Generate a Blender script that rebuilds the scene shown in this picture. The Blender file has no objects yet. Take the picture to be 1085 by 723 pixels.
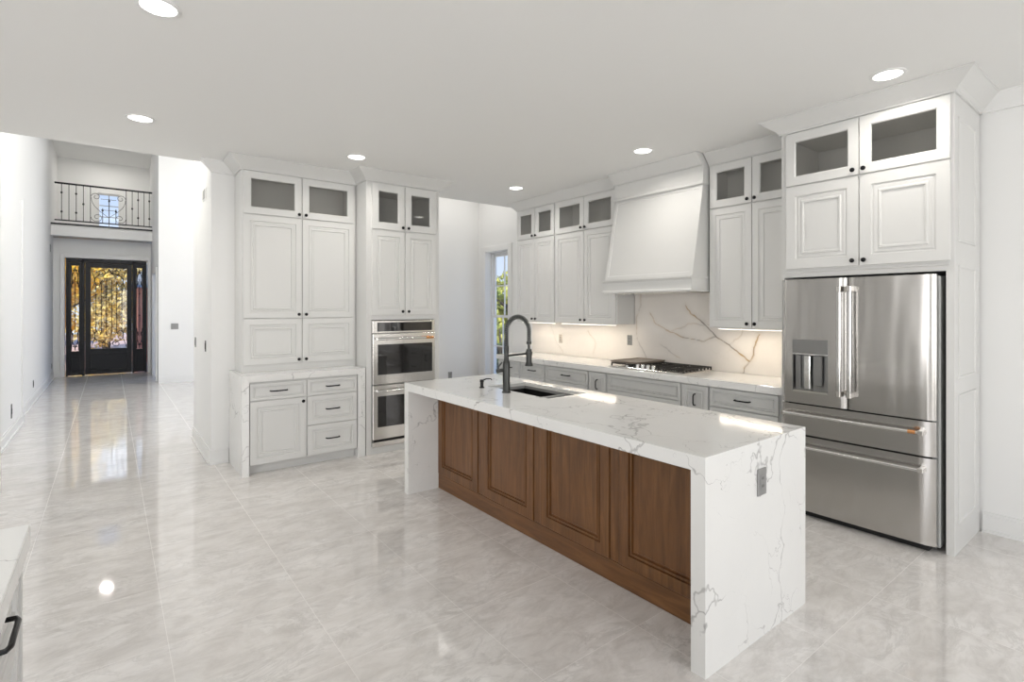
import bpy, math, random
from mathutils import Vector, Matrix
PI = math.pi
S = bpy.context.scene
C = S.collection
rnd = random.Random(7)

# ------------------------------------------------------------------ camera
TH = math.atan2(426.5, 553.0)
cam_d = bpy.data.cameras.new('camera'); cam = bpy.data.objects.new('camera', cam_d); C.objects.link(cam)
cam.location = (0, 0, 1.53); cam.rotation_euler = (PI/2, 0, -TH)
cam_d.sensor_fit = 'HORIZONTAL'; cam_d.sensor_width = 36.0
cam_d.lens = 36.0*553.0/1085.0
cam_d.shift_y = -34.5/1085.0
cam_d.clip_start = 0.02; cam_d.clip_end = 300
S.camera = cam

# ------------------------------------------------------------------ light
S.view_settings.view_transform = 'Standard'; S.view_settings.look = 'None'
S.view_settings.gamma = 1.0; S.view_settings.use_curve_mapping = False
S.view_settings.exposure = 0.0
W = bpy.data.worlds.new('world'); S.world = W; W.use_nodes = True
nt = W.node_tree; nt.nodes.clear()
wo = nt.nodes.new('ShaderNodeOutputWorld'); bg = nt.nodes.new('ShaderNodeBackground')
tc = nt.nodes.new('ShaderNodeTexCoord'); sx = nt.nodes.new('ShaderNodeSeparateXYZ'); cr = nt.nodes.new('ShaderNodeValToRGB')
nt.links.new(tc.outputs['Generated'], sx.inputs[0]); nt.links.new(sx.outputs['Z'], cr.inputs[0])
cr.color_ramp.elements[0].position = 0.0; cr.color_ramp.elements[0].color = (.80, .88, 1, 1)
cr.color_ramp.elements[1].position = 0.45; cr.color_ramp.elements[1].color = (.14, .36, .85, 1)
nt.links.new(cr.outputs[0], bg.inputs[0]); bg.inputs[1].default_value = 1.15; nt.links.new(bg.outputs[0], wo.inputs[0])
sd = bpy.data.lights.new('sun', 'SUN'); so = bpy.data.objects.new('sun', sd); C.objects.link(so)
sd.energy = 5.5; sd.angle = .02; sd.color = (1, .96, .88); so.rotation_euler = Vector((-.30, -.42, .86)).to_track_quat('Z', 'Y').to_euler()

def area(name, loc, rot, sxy, watts, col=(1, 1, 1)):
    d = bpy.data.lights.new(name, 'AREA'); d.shape = 'RECTANGLE'; d.size, d.size_y = sxy; d.energy = watts; d.color = col
    o = bpy.data.objects.new(name, d); C.objects.link(o); o.location = loc; o.rotation_euler = rot; return o
DAY = (1, .965, .915)
UP = math.radians(7)      # upward tilt of the added window lamps, lifts the ceiling
area('back_window_fill', (1.9, -4.12, 1.55), (PI/2+UP, 0, 0), (3.0, 2.1), 82, DAY)  # two added area lamps stand in for daylight from unseen back windows
area('back_window_fill', (-2.4, -4.12, 1.55), (PI/2+UP, 0, 0), (3.0, 2.1), 82, DAY)
area('side_window_fill', (-5.12, 0.5, 1.55), (PI/2+UP, 0, -PI/2), (4.0, 2.1), 98, DAY)  # added fill at an unseen window, lights the range wall
area('hall_window_fill', (4.9, 10.0, 2.6), (PI/2, 0, PI/2), (4.4, 4.2), 95, DAY)  # area lamp put in behind an unseen window to brighten the hall
area('upper_hall_fill', (1.2, 5.95, 4.3), (PI/2, 0, 0), (3.6, 1.1), 185, (1, .97, .90))  # added fill for hall and loft; this wall has no window
area('passage_fill', (3.85, 6.5, 3.39), (0, 0, 0), (1.6, .9), 7, DAY)  # unseen fill added above the passage to whiten its wall
area('foyer_fill', (2.4, 11.5, 5.1), (0, 0, 0), (.6, .6), 32, (1, .96, .90))  # unseen lamp added to lighten the tall hall
area('loft_fill', (-.05, 15.7, 5.12), (0, 0, 0), (.20, .08), 8, (1, .96, .90))  # small unseen lamp added to lighten the loft

# ------------------------------------------------------------------ materials
def mat(name, col, rough=.5, metal=0, spec=.5, coat=0):
    m = bpy.data.materials.new(name); m.use_nodes = True; b = m.node_tree.nodes['Principled BSDF']
    b.inputs['Base Color'].default_value = (*col, 1); b.inputs['Roughness'].default_value = rough
    b.inputs['Metallic'].default_value = metal; b.inputs['Specular IOR Level'].default_value = spec
    b.inputs['Coat Weight'].default_value = coat
    return m
def nodes(m): return m.node_tree.nodes, m.node_tree.links, m.node_tree.nodes['Principled BSDF']
def mth(N, L, op, a, b=None, clamp=False):
    n = N.new('ShaderNodeMath'); n.operation = op; n.use_clamp = clamp
    for i, v in enumerate((a, b)):
        if v is None: continue
        if isinstance(v, (int, float)): n.inputs[i].default_value = v
        else: L.new(v, n.inputs[i])
    return n.outputs[0]
def mixc(N, L, f, a, b):
    n = N.new('ShaderNodeMix'); n.data_type = 'RGBA'
    if isinstance(f, (int, float)): n.inputs[0].default_value = f
    else: L.new(f, n.inputs[0])
    for i, v in ((6, a), (7, b)):
        if isinstance(v, tuple): n.inputs[i].default_value = (*v, 1)
        else: L.new(v, n.inputs[i])
    return n.outputs[2]
def ramp(N, L, f, pts):
    n = N.new('ShaderNodeValToRGB'); e = n.color_ramp.elements
    e[0].position, e[0].color = pts[0][0], (*pts[0][1], 1); e[1].position, e[1].color = pts[-1][0], (*pts[-1][1], 1)
    for p, c in pts[1:-1]:
        k = e.new(p); k.color = (*c, 1)
    L.new(f, n.inputs[0]); return n.outputs[0]
def noise(N, L, vec, scale, detail=4, rough=.5, dist=0):
    n = N.new('ShaderNodeTexNoise'); n.inputs['Scale'].default_value = scale; n.inputs['Detail'].default_value = detail
    n.inputs['Roughness'].default_value = rough; n.inputs['Distortion'].default_value = dist
    if vec is not None: L.new(vec, n.inputs['Vector'])
    return n
def pos(N, L, scale=(1, 1, 1), rot=(0, 0, 0), loc=(0, 0, 0), src='Position'):
    if src == 'Position': o = N.new('ShaderNodeNewGeometry').outputs['Position']
    else: o = N.new('ShaderNodeTexCoord').outputs[src]
    mp = N.new('ShaderNodeMapping'); L.new(o, mp.inputs[0])
    mp.inputs['Location'].default_value = loc; mp.inputs['Rotation'].default_value = rot; mp.inputs['Scale'].default_value = scale
    return mp.outputs[0]

def paint(name, col, rough=.55):
    m = mat(name, col, rough); N, L, b = nodes(m)
    n = noise(N, L, pos(N, L), 60, 2); bm = N.new('ShaderNodeBump'); bm.inputs['Strength'].default_value = .02; bm.inputs['Distance'].default_value = .002
    L.new(n.outputs[0], bm.inputs['Height']); L.new(bm.outputs[0], b.inputs['Normal']); return m
M_ceil = paint('ceiling_paint', (.87, .87, .855), .8)
M_wall = paint('wall_paint', (.84, .84, .83), .6)
M_trim = mat('trim_paint', (.82, .82, .81), .4)
M_cab = paint('cabinet_paint', (.70, .70, .685), .38)
M_cabin = mat('cabinet_inside', (.72, .71, .69), .5)
M_base = paint('base_cabinet_paint', (.60, .605, .595), .38)
M_black = mat('black_metal', (.012, .012, .013), .35, .6)
M_iron = mat('wrought_iron', (.018, .019, .022), .45, .5)
M_dark = mat('dark_gap', (.01, .01, .01), .8)
M_gun = mat('gunmetal', (.06, .062, .06), .33, .85)
M_chrome = mat('polished_steel', (.75, .75, .74), .12, 1)
M_copper = mat('copper', (.78, .38, .16), .25, 1)
M_sinkm = mat('black_granite_sink', (.006, .006, .006), .6, 0, .15)
M_sinkrim = mat('sink_rim', (.33, .33, .32), .35, .3)
M_plate = mat('switch_plate', (.30, .30, .295), .4, .3)
M_white = mat('white_plastic', (.85, .85, .84), .4)
M_beige = mat('beige_plate', (.56, .51, .45), .4)
M_castiron = mat('cast_iron', (.03, .028, .025), .5, .2)
M_griddle = mat('griddle_plate', (.24, .2, .165), .35, .5)
M_screen = mat('oven_glass', (.012, .011, .011), .04, 0, .8)
M_rubber = mat('rubber', (.04, .04, .04), .7)
M_bark = mat('bark', (.09, .07, .05), .9)

def steel(name, col=(.56, .56, .55), rough=.2, wav=.0):
    m = mat(name, col, rough, 1); N, L, b = nodes(m)
    n = noise(N, L, pos(N, L, (1, 1, 400)), 3, 2)
    L.new(ramp(N, L, n.outputs[0], [(0, (rough*.8,)*3), (1, (rough*1.25,)*3)]), b.inputs['Roughness'])
    if wav:
        n2 = noise(N, L, pos(N, L, (6, 6, .8)), 1.2, 1); bm = N.new('ShaderNodeBump')
        bm.inputs['Strength'].default_value = wav; bm.inputs['Distance'].default_value = .02
        L.new(n2.outputs[0], bm.inputs['Height']); L.new(bm.outputs[0], b.inputs['Normal'])
    return m
M_steel = steel('brushed_steel', (.53, .515, .495), .2, .45)
M_steel2 = steel('oven_steel', (.74, .72, .69), .2)
M_steeld = steel('dark_steel', (.30, .30, .295), .3)
M_side = mat('fridge_side', (.42, .43, .42), .4)

def marble(name, base=(.83, .83, .815), vein=(.33, .325, .32), thr=.009, gold=False, scale=1.0, seed=0.0, attr=False):
    m = mat(name, base, .09, 0, .5); N, L, b = nodes(m)
    p = pos(N, L, (scale,)*3, (.5, .35, .6), (seed, seed*1.7, seed*.6))
    w = noise(N, L, p, 1.6, 5, .55)
    add = N.new('ShaderNodeVectorMath'); add.operation = 'MULTIPLY_ADD'
    L.new(w.outputs['Color'], add.inputs[0]); add.inputs[1].default_value = (1.1, 1.1, 1.1); L.new(p, add.inputs[2])
    v = N.new('ShaderNodeTexVoronoi'); v.feature = 'DISTANCE_TO_EDGE'; v.inputs['Scale'].default_value = 1.25; L.new(add.outputs[0], v.inputs['Vector'])
    mk = noise(N, L, p, 2.7, 3); mk2 = noise(N, L, p, 9, 3)
    wd = mth(N, L, 'MULTIPLY', mth(N, L, 'SUBTRACT', mk.outputs[0], .43, True), thr*12); wd = mth(N, L, 'MINIMUM', wd, .012)
    line = mth(N, L, 'SUBTRACT', 1.0, mth(N, L, 'DIVIDE', v.outputs['Distance'], mth(N, L, 'MAXIMUM', wd, .0005)), True)
    line = mth(N, L, 'MULTIPLY', line, mth(N, L, 'MULTIPLY', mk2.outputs[0], 1.3, True), True)
    # fine second vein set
    v2 = N.new('ShaderNodeTexVoronoi'); v2.feature = 'DISTANCE_TO_EDGE'; v2.inputs['Scale'].default_value = 3.1; L.new(add.outputs[0], v2.inputs['Vector'])
    mk3 = noise(N, L, p, 3.6, 2)
    wd2 = mth(N, L, 'MULTIPLY', mth(N, L, 'SUBTRACT', mk3.outputs[0], .5, True), thr*9)
    l2 = mth(N, L, 'MULTIPLY', mth(N, L, 'SUBTRACT', 1.0, mth(N, L, 'DIVIDE', v2.outputs['Distance'], mth(N, L, 'MAXIMUM', wd2, .0005)), True), .6)
    cl = noise(N, L, p, 1.1, 6, .6)
    bc = mixc(N, L, ramp(N, L, cl.outputs[0], [(.35, (0, 0, 0)), (.7, (1, 1, 1))]), base, tuple(c*.93 for c in base))
    f = mth(N, L, 'MAXIMUM', line, l2)
    if attr: f = mth(N, L, 'MULTIPLY', f, .12)
    c = mixc(N, L, f, bc, vein)
    if attr:
        a = N.new('ShaderNodeAttribute'); a.attribute_name = 'vein'
        g = noise(N, L, pos(N, L), 5, 2)
        vc = mixc(N, L, ramp(N, L, g.outputs[0], [(.4, (0, 0, 0)), (.6, (1, 1, 1))]), (.13, .11, .09), (.42, .25, .07))
        c = mixc(N, L, a.outputs['Fac'], c, vc)
    L.new(c, b.inputs['Base Color']); return m
M_marble = marble('island_quartz', seed=1.3)
M_marble2 = marble('hutch_quartz', seed=4.1)
M_marble3 = marble('worktop_quartz', (.80, .80, .785), seed=7.7, thr=.006)
M_splash = marble('backsplash_marble', (.84, .80, .755), (.5, .45, .38), seed=2.2, attr=True)

def wood(name, vertical=True):
    m = mat(name, (.2, .09, .035), .32, 0, .5); N, L, b = nodes(m)
    sc = (14, 14, 1.3) if vertical else (14, 1.3, 14)
    n = noise(N, L, pos(N, L, sc), 2.2, 6, .65, .6); n2 = noise(N, L, pos(N, L), 2.5, 3)
    c = ramp(N, L, n.outputs[0], [(.3, (.085, .036, .012)), (.55, (.185, .082, .027)), (.75, (.28, .135, .048))])
    c = mixc(N, L, mth(N, L, 'MULTIPLY', n2.outputs[0], .5), c, (.19, .08, .03))
    L.new(c, b.inputs['Base Color'])
    return m
M_wood = wood('stained_maple'); M_woodh = wood('stained_maple_rail', False)

def floor_mat():
    m = mat('polished_tile', (.6, .59, .57), .06, 0, .85); N, L, b = nodes(m)
    g = N.new('ShaderNodeNewGeometry'); s = N.new('ShaderNodeSeparateXYZ'); L.new(g.outputs['Position'], s.inputs[0])
    u = mth(N, L, 'DIVIDE', mth(N, L, 'SUBTRACT', s.outputs['X'], 2.013), .6)
    v = mth(N, L, 'DIVIDE', mth(N, L, 'SUBTRACT', s.outputs['Y'], 1.017), .605)
    fu = mth(N, L, 'ABSOLUTE', mth(N, L, 'SUBTRACT', mth(N, L, 'FRACT', mth(N, L, 'ADD', u, .5)), .5))
    fv = mth(N, L, 'ABSOLUTE', mth(N, L, 'SUBTRACT', mth(N, L, 'FRACT', mth(N, L, 'ADD', v, .5)), .5))
    grout = mth(N, L, 'LESS_THAN', mth(N, L, 'MINIMUM', fu, fv), .0023)
    cb = N.new('ShaderNodeCombineXYZ'); L.new(mth(N, L, 'FLOOR', mth(N, L, 'MULTIPLY', u, .5)), cb.inputs[0]); L.new(mth(N, L, 'FLOOR', v), cb.inputs[1])
    wn = N.new('ShaderNodeTexWhiteNoise'); L.new(cb.outputs[0], wn.inputs[0])
    p = pos(N, L, (.85, 1.7, 1), (0, 0, .38))
    ad = N.new('ShaderNodeVectorMath'); ad.operation = 'MULTIPLY_ADD'; L.new(wn.outputs['Color'], ad.inputs[0]); ad.inputs[1].default_value = (.9, .9, .5); L.new(p, ad.inputs[2])
    n1 = noise(N, L, ad.outputs[0], 1.5, 10, .68, 1.0); n2 = noise(N, L, ad.outputs[0], 6.5, 7, .72, .6)
    c = ramp(N, L, n1.outputs[0], [(.28, (.65, .625, .60)), (.47, (.755, .73, .705)), (.6, (.82, .80, .78)), (.75, (.74, .715, .69))])
    c = mixc(N, L, ramp(N, L, n2.outputs[0], [(.44, (0, 0, 0)), (.68, (.55, .55, .55))]), c, (.48, .45, .425))
    n4 = noise(N, L, ad.outputs[0], 3.2, 8, .7, 1.5)
    rd = mth(N, L, 'SUBTRACT', 1.0, mth(N, L, 'MULTIPLY', mth(N, L, 'ABSOLUTE', mth(N, L, 'SUBTRACT', n4.outputs[0], .5)), 22), True)
    c = mixc(N, L, mth(N, L, 'MULTIPLY', mth(N, L, 'MULTIPLY', rd, .5), ramp(N, L, n1.outputs[0], [(.42, (0, 0, 0)), (.6, (1, 1, 1))])), c, (.47, .45, .43))
    c = mixc(N, L, mth(N, L, 'MULTIPLY', grout, .34), c, (.78, .76, .73))
    L.new(c, b.inputs['Base Color'])
    L.new(mth(N, L, 'ADD', mth(N, L, 'MULTIPLY', grout, .3), .05), b.inputs['Roughness'])
    n3 = noise(N, L, pos(N, L), 1.6, 1); bm = N.new('ShaderNodeBump'); bm.inputs['Strength'].default_value = .10; bm.inputs['Distance'].default_value = .01
    L.new(n3.outputs[0], bm.inputs['Height']); L.new(bm.outputs[0], b.inputs['Normal'])
    return m
M_floor = floor_mat(); M_floor.node_tree.nodes['Principled BSDF'].inputs['Specular IOR Level'].default_value = 1.0

def glass(name, tint=(1, 1, 1), refl=.12):
    m = bpy.data.materials.new(name); m.use_nodes = True; N, L = m.node_tree.nodes, m.node_tree.links; N.clear()
    o = N.new('ShaderNodeOutputMaterial'); mx = N.new('ShaderNodeMixShader'); t = N.new('ShaderNodeBsdfTransparent'); g = N.new('ShaderNodeBsdfGlossy')
    t.inputs[0].default_value = (*tint, 1); g.inputs['Roughness'].default_value = .02
    lw = N.new('ShaderNodeLayerWeight'); lw.inputs[0].default_value = .5
    L.new(mth(N, L, 'ADD', mth(N, L, 'MULTIPLY', mth(N, L, 'POWER', lw.outputs['Facing'], 4.0), refl*2.5), refl*.18), mx.inputs[0]); L.new(t.outputs[0], mx.inputs[1]); L.new(g.outputs[0], mx.inputs[2]); L.new(mx.outputs[0], o.inputs[0]); return m
M_glass = glass('clear_glass', (.97, .98, .98), .2); M_cabglass = glass('cabinet_glass', (.90, .90, .89), .3)
def emit(name, col, st):
    m = bpy.data.materials.new(name); m.use_nodes = True; b = m.node_tree.nodes['Principled BSDF']
    b.inputs['Base Color'].default_value = (.9, .9, .9, 1); b.inputs['Emission Color'].default_value = (*col, 1); b.inputs['Emission Strength'].default_value = st; return m
M_lamp = emit('lamp_lens', (1, .97, .92), 6); M_led = emit('led_strip', (1, .9, .76), 5)
def leafm(name, a, bcol):
    m = mat(name, a, .6); N, L, b = nodes(m); n = noise(N, L, pos(N, L), 3.5, 3)
    L.new(ramp(N, L, n.outputs[0], [(.35, a), (.65, bcol)]), b.inputs['Base Color']); return m
M_leafy = leafm('autumn_leaves', (.95, .58, .02), (.90, .66, .12)); M_leafo = leafm('pale_leaves', (.50, .46, .28), (.92, .66, .14))
M_leafg = leafm('green_leaves', (.22, .30, .05), (.72, .66, .16)); M_leafd = leafm('shrub_leaves', (.04, .07, .03), (.10, .14, .05))
M_ground = leafm('pink_pavers', (.50, .33, .29), (.62, .45, .40)); M_redwall = leafm('red_brick', (.55, .20, .15), (.65, .28, .21))
M_lawn = leafm('pale_patio', (.75, .73, .68), (.85, .84, .80))

# ------------------------------------------------------------------ mesh builder
class MB:
    def __init__(s): s.v = []; s.f = []; s.m = []; s.sm = []; s.mats = []
    def mi(s, m):
        if m not in s.mats: s.mats.append(m)
        return s.mats.index(m)
    def add(s, vs, fs, m, smooth=False):
        k = len(s.v); s.v += [tuple(v) for v in vs]; i = s.mi(m)
        for f in fs: s.f.append(tuple(k+j for j in f)); s.m.append(i); s.sm.append(smooth)
        return s
    def box(s, x0, x1, y0, y1, z0, z1, m, bev=0):
        if x0 > x1: x0, x1 = x1, x0
        if y0 > y1: y0, y1 = y1, y0
        if z0 > z1: z0, z1 = z1, z0
        b = min(bev, (x1-x0)/2.01, (y1-y0)/2.01, (z1-z0)/2.01)
        if b <= 0:
            v = [(x, y, z) for z in (z0, z1) for y in (y0, y1) for x in (x0, x1)]
            return s.add(v, [(0, 2, 3, 1), (4, 5, 7, 6), (0, 1, 5, 4), (2, 6, 7, 3), (0, 4, 6, 2), (1, 3, 7, 5)], m)
        rings = []
        for z, i in ((z0, b), (z0+b, 0), (z1-b, 0), (z1, b)):
            if i == 0: rings.append([(x0, y0+b, z), (x0+b, y0, z), (x1-b, y0, z), (x1, y0+b, z), (x1, y1-b, z), (x1-b, y1, z), (x0+b, y1, z), (x0, y1-b, z)])
            else: rings.append([(x0+b, y0+b, z), (x0+b, y0+b, z), (x1-b, y0+b, z), (x1-b, y0+b, z), (x1-b, y1-b, z), (x1-b, y1-b, z), (x0+b, y1-b, z), (x0+b, y1-b, z)])
        vs = [p for r in rings for p in r]; fs = []
        for r in range(3):
            for j in range(8):
                a, c = r*8+j, r*8+(j+1) % 8; fs.append((a, c, c+8, a+8))
        fs.append((6, 4, 2, 0)); fs.append((24, 26, 28, 30))
        return s.add(vs, fs, m)
    def tube(s, pts, r, m, n=10, caps=True):
        pts = [Vector(p) for p in pts]; k = len(pts); rs = r if isinstance(r, (list, tuple)) else [r]*k
        vs = []; up = None
        for i, p in enumerate(pts):
            t = (pts[min(i+1, k-1)]-pts[max(i-1, 0)])
            if t.length < 1e-9: t = Vector((0, 0, 1))
            t.normalize()
            if up is None:
                up = Vector((0, 0, 1)) if abs(t.z) < .9 else Vector((1, 0, 0))
            a = t.cross(up)
            if a.length < 1e-6: a = t.cross(Vector((0, 1, 0)))
            a.normalize(); b = a.cross(t).normalized(); up = b
            for j in range(n):
                w = 2*PI*j/n; vs.append(p+(a*math.cos(w)+b*math.sin(w))*rs[i])
        fs = [(i*n+j, i*n+(j+1) % n, (i+1)*n+(j+1) % n, (i+1)*n+j) for i in range(k-1) for j in range(n)]
        if caps: fs += [tuple(range(n-1, -1, -1)), tuple((k-1)*n+j for j in range(n))]
        return s.add(vs, fs, m, True)
    def lathe(s, prof, m, c=(0, 0, 0), axis='z', n=20):
        vs = []
        for r, h in prof:
            for j in range(n):
                w = 2*PI*j/n; a, b = r*math.cos(w), r*math.sin(w)
                p = (a, b, h) if axis == 'z' else ((a, h, b) if axis == 'y' else (h, a, b))
                vs.append((p[0]+c[0], p[1]+c[1], p[2]+c[2]))
        k = len(prof); fs = [(i*n+j, i*n+(j+1) % n, (i+1)*n+(j+1) % n, (i+1)*n+j) for i in range(k-1) for j in range(n)]
        fs += [tuple(range(n)), tuple((k-1)*n+j for j in range(n))]
        return s.add(vs, fs, m, True)
    def rings(s, rs, m, cap0=False, cap1=True, smooth=False):
        n = len(rs[0]); vs = [p for r in rs for p in r]
        fs = [(i*n+j, i*n+(j+1) % n, (i+1)*n+(j+1) % n, (i+1)*n+j) for i in range(len(rs)-1) for j in range(n)]
        if cap0: fs.append(tuple(range(n-1, -1, -1)))
        if cap1: fs.append(tuple((len(rs)-1)*n+j for j in range(n)))
        return s.add(vs, fs, m, smooth)
    def build(s, name, parent=None, loc=None, rz=0):
        me = bpy.data.meshes.new(name); me.from_pydata(s.v, [], s.f)
        for m in s.mats: me.materials.append(m)
        me.polygons.foreach_set('material_index', s.m); me.polygons.foreach_set('use_smooth', s.sm)
        me.update()
        import bmesh
        bm = bmesh.new(); bm.from_mesh(me); bmesh.ops.remove_doubles(bm, verts=bm.verts, dist=1e-6); bmesh.ops.recalc_face_normals(bm, faces=bm.faces)
        if any(s.sm):
            for e in bm.edges:
                if len(e.link_faces) == 2 and e.calc_face_angle(0) > .7: e.smooth = False
        bm.to_mesh(me); bm.free()
        o = bpy.data.objects.new(name, me); C.objects.link(o)
        if parent: o.parent = parent
        if loc: o.location = loc
        if rz: o.rotation_euler = (0, 0, rz)
        return o
def thing(name, label, cat, loc=(0, 0, 0), rz=0, group=None):
    o = bpy.data.objects.new(name, None); C.objects.link(o); o.location = loc; o.rotation_euler = (0, 0, rz); o.empty_display_size = .1
    o['label'] = label; o['category'] = cat
    if group: o['group'] = group
    return o
def tag(o, label, cat, group=None):
    o['label'] = label; o['category'] = cat
    if group: o['group'] = group
    return o
def struct(o): o['kind'] = 'structure'; return o
def sbox(name, *a, m=None, bev=0): return struct(MB().box(*a, m or M_wall, bev).build(name))

# ------------------------------------------------------------------ the setting
CH = 2.97; FY = 5.92; TH_ = 5.16
sbox('floor', -5.2, 4.96, -4.2, 16.8, -.12, 0, m=M_floor)
def wallx(name, x0, x1, y0, y1, z0, z1, holes, m=M_wall):   # wall with openings in Y/Z
    mb = MB(); ys = sorted({y0, y1, *[h[0] for h in holes], *[h[1] for h in holes]}); zs = sorted({z0, z1, *[h[2] for h in holes], *[h[3] for h in holes]})
    for i in range(len(ys)-1):
        for j in range(len(zs)-1):
            cy, cz = (ys[i]+ys[i+1])/2, (zs[j]+zs[j+1])/2
            if any(h[0] < cy < h[1] and h[2] < cz < h[3] for h in holes): continue
            mb.box(x0, x1, ys[i], ys[i+1], zs[j], zs[j+1], m)
    return struct(mb.build(name))
def wally(name, x0, x1, y0, y1, z0, z1, holes, m=M_wall):
    mb = MB(); xs = sorted({x0, x1, *[h[0] for h in holes], *[h[1] for h in holes]}); zs = sorted({z0, z1, *[h[2] for h in holes], *[h[3] for h in holes]})
    for i in range(len(xs)-1):
        for j in range(len(zs)-1):
            cx, cz = (xs[i]+xs[i+1])/2, (zs[j]+zs[j+1])/2
            if any(h[0] < cx < h[1] and h[2] < cz < h[3] for h in holes): continue
            mb.box(xs[i], xs[i+1], y0, y1, zs[j], zs[j+1], m)
    return struct(mb.build(name))
sbox('ceiling', -5.2, 4.96, -4.2, FY, CH, CH+.22, m=M_ceil)
WIN = (6.26, 6.86, .42, 2.42)
wallx('wall_right', 4.76, 4.96, -4.2, 7.2, 0, 3.6, [WIN])
wally('wall_back', -5.2, 4.76, -4.2, -4.0, 0, CH, [(-3.9, -.9, .5, 2.6), (.4, 3.4, .5, 2.6)])
wallx('wall_left', -5.2, -5.0, -4.0, FY, 0, CH, [(-1.5, 2.5, .5, 2.6)])
sbox('wall_kitchen_end', -5.0, -.715, FY, 6.05, 0, 5.4)
sbox('wall_hall_left_near', -1.1, -.93, 6.05, 9.62, 0, 5.4)
sbox('wall_hall_left_far', -1.15, -.985, 9.62, 16.6, 0, 5.4)
sbox('wall_pillar', .79, 2.9, 5.85, 7.2, 0, 3.6)
sbox('wall_pillar_upper', .79, 4.96, 6.0, 7.2, 3.6, 5.4)
wally('wall_passage', 2.9, 4.76, 7.06, 7.2, 0, 3.6, [(2.9, 3.42, 0, 2.37)])
sbox('ceiling_passage', 2.9, 4.76, FY, 7.06, 3.4, 3.6, m=M_ceil)
sbox('wall_upper_storey', -5.2, 4.96, FY-.15, FY, CH+.22, 5.4)
wally('wall_hall_facing', .79, 4.76, 12.8, 12.95, 0, 5.4, [])
wallx('wall_hall_right', .79, .95, 12.95, 15.3, 0, 5.4, [(13.3, 14.3, 0, 2.3)])
wallx('wall_family_right', 4.76, 4.96, 7.2, 12.95, 0, 5.4, [(7.9, 12.1, .5, 4.7)])
sbox('ceiling_hall', -1.15, 4.96, FY, 16.8, TH_, TH_+.2, m=M_ceil)
# entry wall with door opening and the loft above it
wally('wall_entry', -.985, .95, 15.3, 15.5, 0, 3.1, [(-.79, .73, 0, 2.67)])
sbox('trim_1', -.985, .79, 14.72, 16.6, 3.12, 3.33, m=M_trim)            # balcony slab
sbox('trim_2', -.985, .79, 14.70, 14.73, 3.09, 3.30, m=M_trim)
MBt = MB().box(-.985, .79, 14.66, 14.75, 3.325, 3.352, M_iron, .004); struct(MBt.build('trim_3'))
wally('wall_loft', -.985, .95, 16.5, 16.7, 3.33, TH_, [(-.235, .215, 3.5, 4.40)])
wallx('wall_loft_right', .82, .95, 15.3, 16.5, 3.33, TH_, [])
# door surround casing
mb = MB(); mb.box(-.87, -.79, 15.27, 15.3, 0, 2.76, M_trim, .004).box(.73, .787, 15.27, 15.3, 0, 2.76, M_trim, .004).box(-.79, .73, 15.27, 15.3, 2.67, 2.76, M_trim, .004)
struct(mb.build('trim_4'))
# opening casing at the right hall wall and at the near left hall wall
mb = MB(); mb.box(.765, .79, 13.2, 13.3, 0, 2.4, M_trim, .004).box(.765, .79, 14.3, 14.4, 0, 2.4, M_trim, .004).box(.765, .79, 13.3, 14.3, 2.3, 2.4, M_trim, .004); struct(mb.build('trim_5'))
mb = MB().box(-.93, -.915, 9.50, 9.62, 0, 2.98, M_trim, .003); struct(mb.build('trim_6'))
mb = MB().box(3.42, 3.50, 7.035, 7.06, 0, 2.44, M_trim, .004).box(2.9, 3.42, 7.035, 7.06, 2.37, 2.44, M_trim, .004); struct(mb.build('trim_7'))
# baseboards
def baseboard(name, x0, x1, y0, y1, face):
    mb = MB(); h = .135
    if face == '-x': mb.box(x0-.016, x0, y0, y1, 0, h-.02, M_trim).box(x0-.010, x0, y0, y1, h-.02, h, M_trim).box(x0-.028, x0-.016, y0, y1, 0, .02, M_trim)
    if face == '+x': mb.box(x0, x0+.016, y0, y1, 0, h-.02, M_trim).box(x0, x0+.010, y0, y1, h-.02, h, M_trim).box(x0+.016, x0+.028, y0, y1, 0, .02, M_trim)
    if face == '-y': mb.box(x0, x1, y0-.016, y0, 0, h-.02, M_trim).box(x0, x1, y0-.010, y0, h-.02, h, M_trim).box(x0, x1, y0-.028, y0-.016, 0, .02, M_trim)
    return struct(mb.build(name))
baseboard('baseboard_right', 4.76, 0, -4.0, .865, '-x')
baseboard('baseboard_pillar_front', .775, .94, 5.85, 0, '-y')
baseboard('baseboard_pillar_side', .79, 0, 5.85, 7.2, '-x')
baseboard('baseboard_hall_facing', .79, 4.76, 12.8, 0, '-y')
baseboard('baseboard_hall_near', -.93, 0, 6.05, 9.49, '+x')
baseboard('baseboard_hall_far', -.985, 0, 9.64, 15.26, '+x')
baseboard('baseboard_passage', 3.51, 4.75, 7.06, 0, '-y')

def crown_rings(x0, x1, yf, yb, zb, zt, proj, lr, rr):
    rs = []
    h = zt-zb
    for o, z in ((0, zb), (.012, zb), (.012, zb+.012), (.018, zb+.016), (.03, zb+.03), (proj-.008, zt-.012), (proj, zt-.010), (proj, zt)):
        a = x0-(o if lr else 0); c = x1+(o if rr else 0)
        rs.append([(a, yf-o, z), (c, yf-o, z), (c, yb, z), (a, yb, z)])
    return rs
def crown(parent, x0, x1, yf, yb, lr=True, rr=True, proj=.115, zb=2.858, m=None):
    return MB().rings(crown_rings(x0, x1, yf, yb, zb, CH-.001, proj, lr, rr), m or M_cab, True, True).build('crown_moulding', parent)
def wall_crown(name, x0, x1, y, loc, rz, lr=False, rr=False, yb=.001):
    return struct(MB().rings(crown_rings(x0, x1, 0, .02, 2.865, CH-.001, .105, lr, rr), M_trim, True, True).build(name, None, loc, rz))
wall_crown('trim_8', -.865, 4.0, 0, (4.742, 0, 0), -PI/2)
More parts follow.
